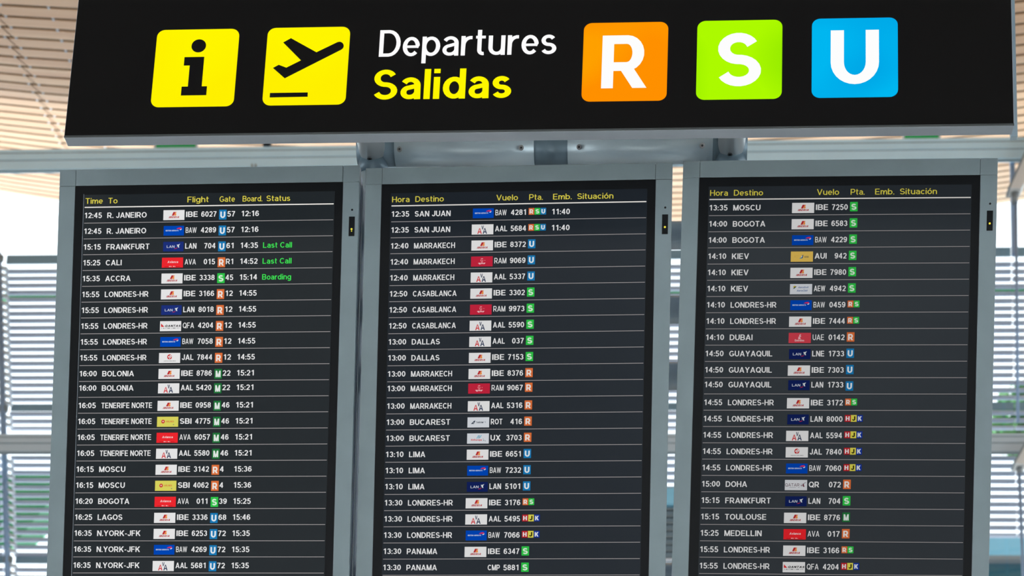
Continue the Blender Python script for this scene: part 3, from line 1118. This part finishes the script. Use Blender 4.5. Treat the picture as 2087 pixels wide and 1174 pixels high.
MID = quick('12:35,SAN JUAN,BAW,4281,RSU,11:40|12:35,SAN JUAN,AAL,5684,RSU,11:40|12:40,MARRAKECH,IBE,8372,U,|12:40,MARRAKECH,RAM,9069,U,|12:40,MARRAKECH,AAL,5337,U,|12:50,CASABLANCA,IBE,3302,S,|'
            '12:50,CASABLANCA,RAM,9973,S,|12:50,CASABLANCA,AAL,5590,S,|13:00,DALLAS,AAL,037,S,|13:00,DALLAS,IBE,7153,S,|13:00,MARRAKECH,IBE,8376,R,|13:00,MARRAKECH,RAM,9067,R,|13:00,MARRAKECH,AAL,5316,R,|'
            '13:00,BUCAREST,ROT,416,R,|13:00,BUCAREST,UX,3703,R,|13:10,LIMA,IBE,6651,U,|13:10,LIMA,BAW,7232,U,|13:10,LIMA,LAN,5101,U,|13:30,LONDRES-HR,IBE,3176,RS,|13:30,LONDRES-HR,AAL,5495,HJK,|'
            '13:30,LONDRES-HR,BAW,7066,HJK,|13:30,PANAMA,IBE,6347,S,|13:30,PANAMA,CMP,5881,S,')
RIGHT = quick('13:35,MOSCU,IBE,7250,S,|14:00,BOGOTA,IBE,6583,S,|14:00,BOGOTA,BAW,4229,S,|14:10,KIEV,AUI,942,S,|14:10,KIEV,IBE,7980,S,|14:10,KIEV,AEW,4942,S,|14:10,LONDRES-HR,BAW,0459,RS,|'
              '14:10,LONDRES-HR,IBE,7444,RS,|14:10,DUBAI,UAE,0142,R,|14:50,GUAYAQUIL,LNE,1733,U,|14:50,GUAYAQUIL,IBE,7303,U,|14:50,GUAYAQUIL,LAN,1733,U,|14:55,LONDRES-HR,IBE,3172,RS,|'
              '14:55,LONDRES-HR,LAN,8000,HJK,|14:55,LONDRES-HR,AAL,5594,HJK,|14:55,LONDRES-HR,JAL,7840,HJK,|14:55,LONDRES-HR,BAW,7060,HJK,|15:00,DOHA,QR,072,R,|15:15,FRANKFURT,LAN,704,S,|'
              '15:15,TOULOUSE,IBE,8776,M,|15:25,MEDELLIN,AVA,017,R,|15:55,LONDRES-HR,IBE,3166,RS,|15:55,LONDRES-HR,QFA,4204,HJK,')
HEAD_EN = [('Time', 0.003, 0.0725), ('To', 0.0955, 0.132), ('Flight', 0.415, 0.5), ('Gate', 0.544, 0.605), ('Board.', 0.6365, 0.7145), ('Status', 0.732, 0.826)]
HEAD_ES = [('Hora', 0.0025, 0.0705), ('Destino', 0.0945, 0.206), ('Vuelo', 0.414, 0.498), ('Pta.', 0.543, 0.5955), ('Emb.', 0.6365, 0.7085), ('Situaci\u00f3n', 0.731, 0.871)]

ZB, ZT, ZL, ZM = -0.0006, -0.0009, -0.0012, -0.0015


def logo_shapes(code):
    """layers of (colour, polygons) in the unit box, y up; first is the ground"""
    def R_(x0, x1, y0, y1):
        return [[(x0, y0), (x1, y0), (x1, y1), (x0, y1)]]

    def tx(s, x0, x1, base, cap, t=0.2, slant=0.0):
        return lettering(s, x0, x1, base, cap, t, slant=slant)

    def ell(cx, cy, rx, ry, n=20):
        return [[(cx + rx * math.cos(2 * PI * i / n), cy + ry * math.sin(2 * PI * i / n)) for i in range(n)]]
    full = R_(0, 1, 0, 1)
    W_ = (243, 243, 243)
    if code == 'IBE':
        return [(W_, full), ((196, 44, 46), [[(0.40, 0.44), (0.49, 0.44), (0.58, 0.81), (0.475, 0.81)]]),
                ((250, 152, 62), [[(0.50, 0.44), (0.59, 0.44), (0.62, 0.50), (0.60, 0.62), (0.61, 0.72), (0.62, 0.81), (0.585, 0.81)]]),
                ((190, 40, 52), tx('IBERIA', 0.25, 0.74, 0.19, 0.19, 0.25, 0.45))]
    if code == 'BAW':
        return [((0, 74, 190), full), ((206, 222, 246), tx('BRITISH AIRWAYS', 0.10, 0.73, 0.44, 0.14, 0.24)),
                ((226, 50, 92), [[(0.62, 0.68), (0.72, 0.80), (0.84, 0.83), (0.89, 0.74), (0.80, 0.66)]]), ((240, 240, 250), [[(0.78, 0.55), (0.86, 0.56), (0.90, 0.68), (0.83, 0.66)]])]
    if code in ('LAN', 'LNE'):
        return [((32, 52, 130), full), ((228, 234, 246), tx('LAN', 0.18, 0.56, 0.37, 0.25, 0.15)),
                ((232, 240, 244), [[(0.64, 0.40), (0.71, 0.56), (0.66, 0.68), (0.75, 0.70)], [(0.75, 0.70), (0.83, 0.78), (0.77, 0.58), (0.71, 0.54)], [(0.71, 0.54), (0.77, 0.58), (0.79, 0.36), (0.72, 0.44)]]),
                ((214, 48, 74), [[(0.53, 0.24), (0.64, 0.27), (0.73, 0.37), (0.62, 0.33)]])]
    if code == 'AVA':
        return [((250, 42, 50), full), ((255, 220, 220), tx('Avianca', 0.26, 0.76, 0.46, 0.22, 0.2, 0.2)), ((176, 20, 26), R_(0.13, 0.85, 0.06, 0.10)),
                ((255, 190, 190), R_(0.34, 0.42, 0.07, 0.15) + R_(0.44, 0.47, 0.07, 0.14) + R_(0.53, 0.60, 0.07, 0.15) + R_(0.62, 0.65, 0.07, 0.12))]
    if code == 'QFA':
        return [(W_, full), ((226, 48, 52), [[(0.05, 0.43), (0.21, 0.43), (0.05, 0.77)]]), ((38, 34, 40), tx('QANTAS', 0.22, 0.96, 0.42, 0.20, 0.25, 0.3)),
                ((90, 90, 96), R_(0.07, 0.10, 0.26, 0.31) + R_(0.15, 0.22, 0.25, 0.31) + R_(0.26, 0.31, 0.27, 0.32) + R_(0.35, 0.48, 0.26, 0.32) + R_(0.53, 0.56, 0.25, 0.30) + R_(0.60, 0.74, 0.26, 0.32) + R_(0.80, 0.84, 0.27, 0.32) + R_(0.88, 0.92, 0.27, 0.32))]
    if code == 'JAL':
        return [(W_, full), ((214, 40, 46), ell(0.5, 0.60, 0.112, 0.26)), (W_, [[(0.44, 0.66), (0.49, 0.72), (0.55, 0.80), (0.60, 0.66), (0.55, 0.50), (0.50, 0.50), (0.42, 0.58)]]),
                ((200, 60, 66), [[(0.49, 0.56), (0.52, 0.56), (0.55, 0.70), (0.50, 0.66)]]), (W_, [[(0.46, 0.38), (0.55, 0.38), (0.52, 0.44), (0.48, 0.44)]]), ((120, 118, 122), tx('JAPAN AIRLINES', 0.22, 0.80, 0.15, 0.07, 0.25))]
    if code == 'AAL':
        return [(W_, full), ((222, 58, 66), [[(0.26, 0.06), (0.31, 0.06), (0.37, 0.62), (0.345, 0.62)], [(0.355, 0.62), (0.385, 0.62), (0.47, 0.06), (0.42, 0.06)], [(0.30, 0.20), (0.43, 0.20), (0.42, 0.30), (0.32, 0.30)]]),
                ((46, 58, 92), [[(0.51, 0.06), (0.56, 0.06), (0.61, 0.62), (0.585, 0.62)], [(0.595, 0.62), (0.625, 0.62), (0.71, 0.06), (0.66, 0.06)], [(0.54, 0.20), (0.68, 0.20), (0.66, 0.30), (0.57, 0.30)],
                                [(0.445, 0.86), (0.475, 0.88), (0.515, 0.50), (0.49, 0.46)], [(0.555, 0.88), (0.525, 0.86), (0.50, 0.50), (0.535, 0.60)]])]
    if code == 'SBI':
        return [((228, 222, 98), full), ((214, 62, 58), ell(0.285, 0.52, 0.085, 0.19)), ((250, 214, 200), R_(0.25, 0.32, 0.47, 0.58)), ((222, 120, 66), tx('AIRLINES', 0.42, 0.80, 0.44, 0.16, 0.22)), ((120, 130, 130), R_(0.76, 0.81, 0.17, 0.25))]
    if code == 'RAM':
        return [((206, 40, 66), full), ((255, 160, 168), [[(0.43, 0.76), (0.51, 0.83), (0.57, 0.76), (0.50, 0.71)]] + R_(0.44, 0.48, 0.54, 0.66) + R_(0.52, 0.56, 0.52, 0.62) + R_(0.46, 0.54, 0.46, 0.51) + R_(0.48, 0.52, 0.40, 0.43)
                + ell(0.64, 0.60, 0.018, 0.035)), ((255, 200, 206), [[(0.32, 0.35), (0.44, 0.37), (0.44, 0.20), (0.39, 0.20)]] + R_(0.46, 0.56, 0.28, 0.37) + R_(0.46, 0.48, 0.22, 0.30) + R_(0.52, 0.54, 0.22, 0.30) + [[(0.58, 0.22), (0.61, 0.22), (0.67, 0.34), (0.66, 0.37), (0.57, 0.35)]])]
    if code == 'ROT':
        return [((226, 230, 236), full), ((44, 58, 78), [[(0.16, 0.34), (0.29, 0.34), (0.37, 0.66), (0.31, 0.66)]] + tx('TAROM', 0.38, 0.72, 0.42, 0.15, 0.24, 0.3)), ((226, 230, 236), [[(0.24, 0.41), (0.29, 0.42), (0.30, 0.52)]]),
                ((170, 178, 188), [[(0.75, 0.52), (0.82, 0.58), (0.85, 0.54), (0.83, 0.40), (0.82, 0.50)]])]
    if code == 'UX':
        return [((226, 230, 236), full), ((120, 190, 218), [[(0.43, 0.50), (0.47, 0.48), (0.55, 0.84), (0.50, 0.80)], [(0.55, 0.50), (0.60, 0.56), (0.68, 0.84), (0.62, 0.80)]]), ((70, 130, 160), [[(0.52, 0.50), (0.55, 0.50), (0.58, 0.82), (0.55, 0.80)]]),
                ((222, 50, 58), tx('AirEuropa', 0.17, 0.68, 0.28, 0.17, 0.24)), ((150, 152, 160), R_(0.74, 0.79, 0.26, 0.36) + R_(0.72, 0.77, 0.44, 0.48) + R_(0.82, 0.86, 0.22, 0.30))]
    if code == 'AUI':
        return [((240, 200, 96), full), ((40, 140, 180), [[(0.37, 0.30), (0.52, 0.32), (0.50, 0.46), (0.44, 0.38)]]), ((44, 78, 120), [[(0.48, 0.40), (0.54, 0.34), (0.57, 0.68), (0.50, 0.60)]]), ((230, 236, 236), [[(0.46, 0.40), (0.50, 0.42), (0.53, 0.58), (0.48, 0.54)]]),
                ((120, 112, 88), tx('UIA', 0.61, 0.81, 0.38, 0.18, 0.24)), ((214, 176, 90), R_(0.18, 0.20, 0.40, 0.60) + R_(0.25, 0.37, 0.56, 0.58) + R_(0.24, 0.31, 0.40, 0.42))]
    if code == 'AEW':
        return [((224, 228, 234), full), ((208, 184, 64), [[(0.13, 0.70), (0.20, 0.84), (0.30, 0.76), (0.20, 0.60)]]), ((48, 84, 76), [[(0.14, 0.52), (0.21, 0.56), (0.30, 0.76), (0.20, 0.70)]]),
                ((58, 100, 160), tx('AeroSvit', 0.36, 0.82, 0.58, 0.18, 0.18, 0.3) + tx('AeroCbit', 0.30, 0.78, 0.26, 0.18, 0.18, 0.3))]
    if code == 'UAE':
        return [((220, 70, 84), full), ((246, 190, 196), [[(0.43, 0.36), (0.50, 0.40), (0.52, 0.54), (0.44, 0.62)], [(0.44, 0.62), (0.52, 0.56), (0.58, 0.68), (0.50, 0.66)], [(0.48, 0.66), (0.52, 0.66), (0.56, 0.88), (0.47, 0.80)], [(0.48, 0.38), (0.55, 0.36), (0.52, 0.50), (0.49, 0.48)]]),
                ((250, 214, 216), tx('Emirates', 0.28, 0.70, 0.16, 0.20, 0.2))]
    if code == 'QR':
        return [((226, 228, 232), full), ((92, 40, 56), tx('QATAR', 0.01, 0.66, 0.36, 0.30, 0.13)), ((150, 148, 156), R_(0.20, 0.50, 0.24, 0.27) + R_(0.60, 0.66, 0.24, 0.28) + R_(0.70, 0.88, 0.56, 0.60) + R_(0.72, 0.90, 0.38, 0.41)),
                ((110, 36, 56), [[(0.80, 0.62), (0.84, 0.64), (0.88, 0.32), (0.82, 0.34)], [(0.70, 0.46), (0.84, 0.52), (0.84, 0.46), (0.72, 0.42)]]), ((120, 116, 124), [[(0.83, 0.66), (0.95, 0.78), (0.94, 0.72), (0.84, 0.62)]])]
    return [((230, 230, 230), full)]


_dim = {}


def dim(col, k):
    return emi(tuple(int(c) for c in col), k)


def display(key, tl, ex, eup, eback, rows, heads, k, glow, label, stain):
    ex, eup, eback = Vector(ex), Vector(eup), Vector(eback)
    root = empty('flight_display', (0, 0, 0), label, 'flight information display', 'flight displays under the black sign')
    tlv = Vector(tl)
    base = tlv + ex * (DW / 2) - eup * DH
    # local axes: x right, y back, z up; origin at bottom centre
    mw = Matrix(((ex.x, eback.x, eup.x, base.x), (ex.y, eback.y, eup.y, base.y), (ex.z, eback.z, eup.z, base.z), (0, 0, 0, 1)))
    root.matrix_world = mw

    def X(x):
        return x - DW / 2

    def Z(y):
        return DH - y
    # housing behind the frame
    mb = MB()
    mb.box(X(0.004), X(DW - 0.004), 0.0215, DD, Z(DH - 0.004), Z(0.006), 0, 0.003)
    hs = mb.build('housing', M['body'], root)
    # perforated strip, rubber groove and bright trim on the side that shows
    mb = MB()
    mb.box(X(DW - 0.005), X(DW - 0.0012), 0.0275, 0.047, Z(DH - 0.03), Z(0.040))
    mb.build('vent_grille', M['mesh'], root)
    mb = MB()
    mb.box(X(DW - 0.005), X(DW - 0.0022), 0.0472, 0.055, Z(DH - 0.03), Z(0.012))
    mb.build('rubber_seal', M['groove'], root)
    mb = MB()
    mb.box(X(DW - 0.005), X(DW - 0.0010), 0.0552, 0.095, Z(DH - 0.01), Z(0.016))
    mb.build('rear_trim', M['bright_edge'], root)
    mb = MB()
    mb.box(X(DW - 0.005), X(DW - 0.0010), 0.0220, 0.046, Z(0.0395), Z(0.010))
    mb.build('end_cap', M['cap'], root)
    # frame: four rails and four corner blocks with hairline joints
    g = 0.0009
    FI = 0.0368
    YF_ = 0.0215
    for (a0, a1, b0, b1) in ((FI, DW - FI, 0, FI), (FI, DW - FI, DH - FI, DH), (0, FI, FI, DH - FI), (DW - FI, DW, FI, DH - FI)):
        mb = MB()
        mb.box(X(a0 + (g if a0 > 0 else 0)), X(a1 - (g if a1 < DW else 0)), 0, YF_, Z(b1 - (g if b1 < DH and (b0 > 0 and a1 - a0 < 0.1) else 0)), Z(b0 + (g if b0 > 0 and a1 - a0 < 0.1 else 0)), 0, 0.0004)
        mb.build('frame_rail', M['frame'], root)
    for a0 in (0, DW - FI):
        for b0 in (0, DH - FI):
            mb = MB()
            mb.box(X(a0), X(a0 + FI), 0.0001, YF_, Z(b0 + FI), Z(b0), 0, 0.0005)
            mb.build('frame_corner', M['frame'], root)
    mb = MB()
    mb.box(X(0.002), X(DW - 0.002), 0.0022, 0.0205, Z(DH - 0.002), Z(0.002))
    mb.build('joint_backing', M['seam'], root)
    # bezel and panel (stepped back a little from the frame)
    mb = MB()
    mb.box(X(FI), X(DW - FI), 0.0009, 0.004, Z(DH - FI), Z(FI))
    mb.build('bezel', M['bezel'], root)
    SX0, SX1, SY0, SY1 = 0.0575, 0.6255, 0.0578, DH - 0.0578
    mb = MB()
    mb.box(X(SX0), X(SX1), 0.0003, 0.001, Z(SY1), Z(SY0))
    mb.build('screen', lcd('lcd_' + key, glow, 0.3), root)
    yb = 0.0003

    def add(mb, polys, y, mi=0):
        for p in polys:
            mb.face([(X(a), yb + y, Z(b)) for a, b in p], mi)

    def flip(polys):
        # plane coordinates y-down: letters come y-up from lettering()
        return polys

    def text(mb, s, f0, f1, ymid, cap, t, mi=0, gap=0.12, rx=1.36):
        t = t * 0.82
        x0, x1 = HX + f0 * HWID, HX + f1 * HWID
        pol = lettering(s, x0, x1, 0.0, 1.0, t, gap, rx=rx)
        add(mb, [[(px, ymid + cap / 2 - py * cap) for px, py in p][::-1] for p in pol], ZT, mi)

    wm = emi(WHITE, k)
    line_m = emi((206, 200, 200), k * 0.62)
    # header
    for s, f0, f1 in heads:
        mb = MB()
        text(mb, s, f0, f1, HY - ROW * 0.40, 0.0128, 0.155, 0)
        o = mb.build('column_heading', emi((236, 222, 84), k * 0.95), root)
        o['label'] = 'yellow heading ' + s
    if key == 'left':
        mb = MB()
        add(mb, [[(0.0560, 0.0560), (0.0572, 0.0560), (0.0572, 1.07), (0.0560, 1.07)][::-1]], -0.0002)
        mb.build('panel_edge', pbr('panel_edge', rgb(120, 130, 138), 0.4), root)
    mb = MB()
    add(mb, [[(HX, HY - 0.0012), (HX + HWID, HY - 0.0012), (HX + HWID, HY + 0.0012), (HX, HY + 0.0012)][::-1]], ZB)
    mb.build('header_rule', emi((250, 246, 240), k), root)
    for i, (tm, dest, code, num, gates, gate, board, status) in enumerate(rows):
        y0 = HY + i * ROW
        sh = -0.095 * ROW if i == 11 else 0.0
        ym = y0 + ROW * 0.525 + sh
        mb = MB()
        cap = 0.0122
        text(mb, tm, 0.0, 0.0705, ym - 0.0004, cap, 0.185)
        text(mb, dest, 0.0935, 0.0935 + DESTW[dest] / 519.0, ym, 0.0124, 0.19)
        text(mb, code, 0.4115, 0.4115 + CODEW[code] / 519.0, ym + 0.0002, 0.0124, 0.165 if code in ('AVA', 'RAM', 'UAE', 'QFA', 'BAW') else 0.2)
        text(mb, num, 0.5325 - 0.0153 * len(num) + 0.0012, 0.5325, ym + 0.0002, 0.0122, 0.185)
        if gate:
            text(mb, gate, 0.577, 0.577 + 0.0155 * len(gate) - 0.001, ym + 0.0004, 0.0122, 0.185)
        if board:
            text(mb, board, 0.632, 0.7025, ym + 0.0002, 0.0122, 0.185)
        mats = [wm, line_m]
        yl = y0 + ROW
        add(mb, [[(HX, yl - 0.0007), (HX + HWID, yl - 0.0007), (HX + HWID, yl + 0.0007), (HX, yl + 0.0007)][::-1]], ZB, 1)
        ro = mb.build('flight_row', mats, root)
        if status:
            mb = MB()
            text(mb, status, 0.7235, 0.838, ym + 0.0004, 0.0124, 0.17)
            so = mb.build('status_text', emi((70, 238, 92), k), ro)
            so['label'] = 'green status words'
        # airline logo
        if code != 'CMP':
            lx0, lx1 = 0.3195, 0.4045
            ly0, ly1 = y0 + ROW * 0.255 + sh, y0 + ROW * 0.885 + sh
            if code in ('BAW', 'LAN', 'LNE'):
                lx0 += 0.003
                ly1 -= 0.0008
            mb = MB()
            mats = []
            A0, A1 = HX + lx0 * HWID, HX + lx1 * HWID
            for li, (col, polys) in enumerate(logo_shapes(code)):
                kk = k
                if code in ('LAN', 'LNE') and li == 0:
                    kk = k * (0.95 if key == 'left' else 0.5)
                mats.append(emi(col, kk))
                for p in polys:
                    pts = [(A0 + px * (A1 - A0), ly1 - py * (ly1 - ly0)) for px, py in p]
                    mb.face([(X(a), yb + ZT - 0.00012 * li, Z(b)) for a, b in pts], li)
            mb.build('airline_logo', mats, ro)
        # gate badges
        n = len(gates)
        for gi, gch in enumerate(gates):
            bg, fg = GATE[gch]
            if n == 1:
                g0, g1 = (0.5435, 0.5735) if key == 'left' else (0.5415, 0.5708)
                b0, b1 = {'left': (0.275, 0.895), 'mid': (0.235, 0.80), 'right': (0.225, 0.80)}[key]
                dy = sh if key != 'right' else 0
                tt = 0.21
            else:
                g0 = 0.5415 + gi * 0.0232
                g1 = g0 + 0.0222
                b0, b1 = {'left': (0.3, 0.75), 'mid': (0.285, 0.70), 'right': (0.285, 0.70)}[key]
                dy = 0
                tt = 0.22
            A0, A1 = HX + g0 * HWID, HX + g1 * HWID
            B0, B1 = y0 + ROW * b0 + dy, y0 + ROW * b1 + dy
            mb = MB()
            add(mb, [[(A0, B0), (A1, B0), (A1, B1), (A0, B1)][::-1]], ZT, 0)
            wd, hh = A1 - A0, B1 - B0
            m0, m1 = (0.19, 0.81) if gch not in 'IJ' else (0.24, 0.74)
            cap_ = hh * 0.66
            pol = lettering(gch, A0 + m0 * wd, A0 + m1 * wd, 0, 1.0, tt, rx=1.3)
            add(mb, [[(px, B1 - hh * 0.15 - py * cap_) for px, py in p][::-1] for p in pol], ZL, 1)
            mb.build('gate_badge', [emi(bg, k), emi(fg, k)], ro)
    # status sensor window and screw hole on the right rail
    mb = MB()
    mb.box(X(0.6590), X(0.6722), -0.0006, 0.003, Z(0.1602), Z(0.1160), 0, 0.0005)
    sw = mb.build('sensor_window', M['black'], root)
    mb = MB()
    mb.tube((X(0.6655), -0.0006, Z(0.1447)), (X(0.6655), -0.0011, Z(0.1447)), 0.0022, n=14)
    if key == 'left':
        mb.tube((X(0.6657), -0.0006, Z(0.1492)), (X(0.6657), -0.0010, Z(0.1492)), 0.0013, n=12)
    lo = mb.build('indicator_light', emi((236, 220, 70), 1.0), sw)
    lo['label'] = 'small lit yellow indicator'
    mb = MB()
    mb.tube((X(0.6655), 0.002, Z(0.1008)), (X(0.6655), -0.0004, Z(0.1008)), 0.0024, n=14)
    mb.build('screw_hole', M['black'], root)
    # bracket plates to the support tubes
    for zz in (0.30, 0.45):
        mb = MB()
        mb.box(-0.08, 0.08, DD - 0.001, DD + 0.012, Z(zz) - 0.04, Z(zz) + 0.04)
        mb.build('mounting_plate', M['tube_dark'], root)
    return root


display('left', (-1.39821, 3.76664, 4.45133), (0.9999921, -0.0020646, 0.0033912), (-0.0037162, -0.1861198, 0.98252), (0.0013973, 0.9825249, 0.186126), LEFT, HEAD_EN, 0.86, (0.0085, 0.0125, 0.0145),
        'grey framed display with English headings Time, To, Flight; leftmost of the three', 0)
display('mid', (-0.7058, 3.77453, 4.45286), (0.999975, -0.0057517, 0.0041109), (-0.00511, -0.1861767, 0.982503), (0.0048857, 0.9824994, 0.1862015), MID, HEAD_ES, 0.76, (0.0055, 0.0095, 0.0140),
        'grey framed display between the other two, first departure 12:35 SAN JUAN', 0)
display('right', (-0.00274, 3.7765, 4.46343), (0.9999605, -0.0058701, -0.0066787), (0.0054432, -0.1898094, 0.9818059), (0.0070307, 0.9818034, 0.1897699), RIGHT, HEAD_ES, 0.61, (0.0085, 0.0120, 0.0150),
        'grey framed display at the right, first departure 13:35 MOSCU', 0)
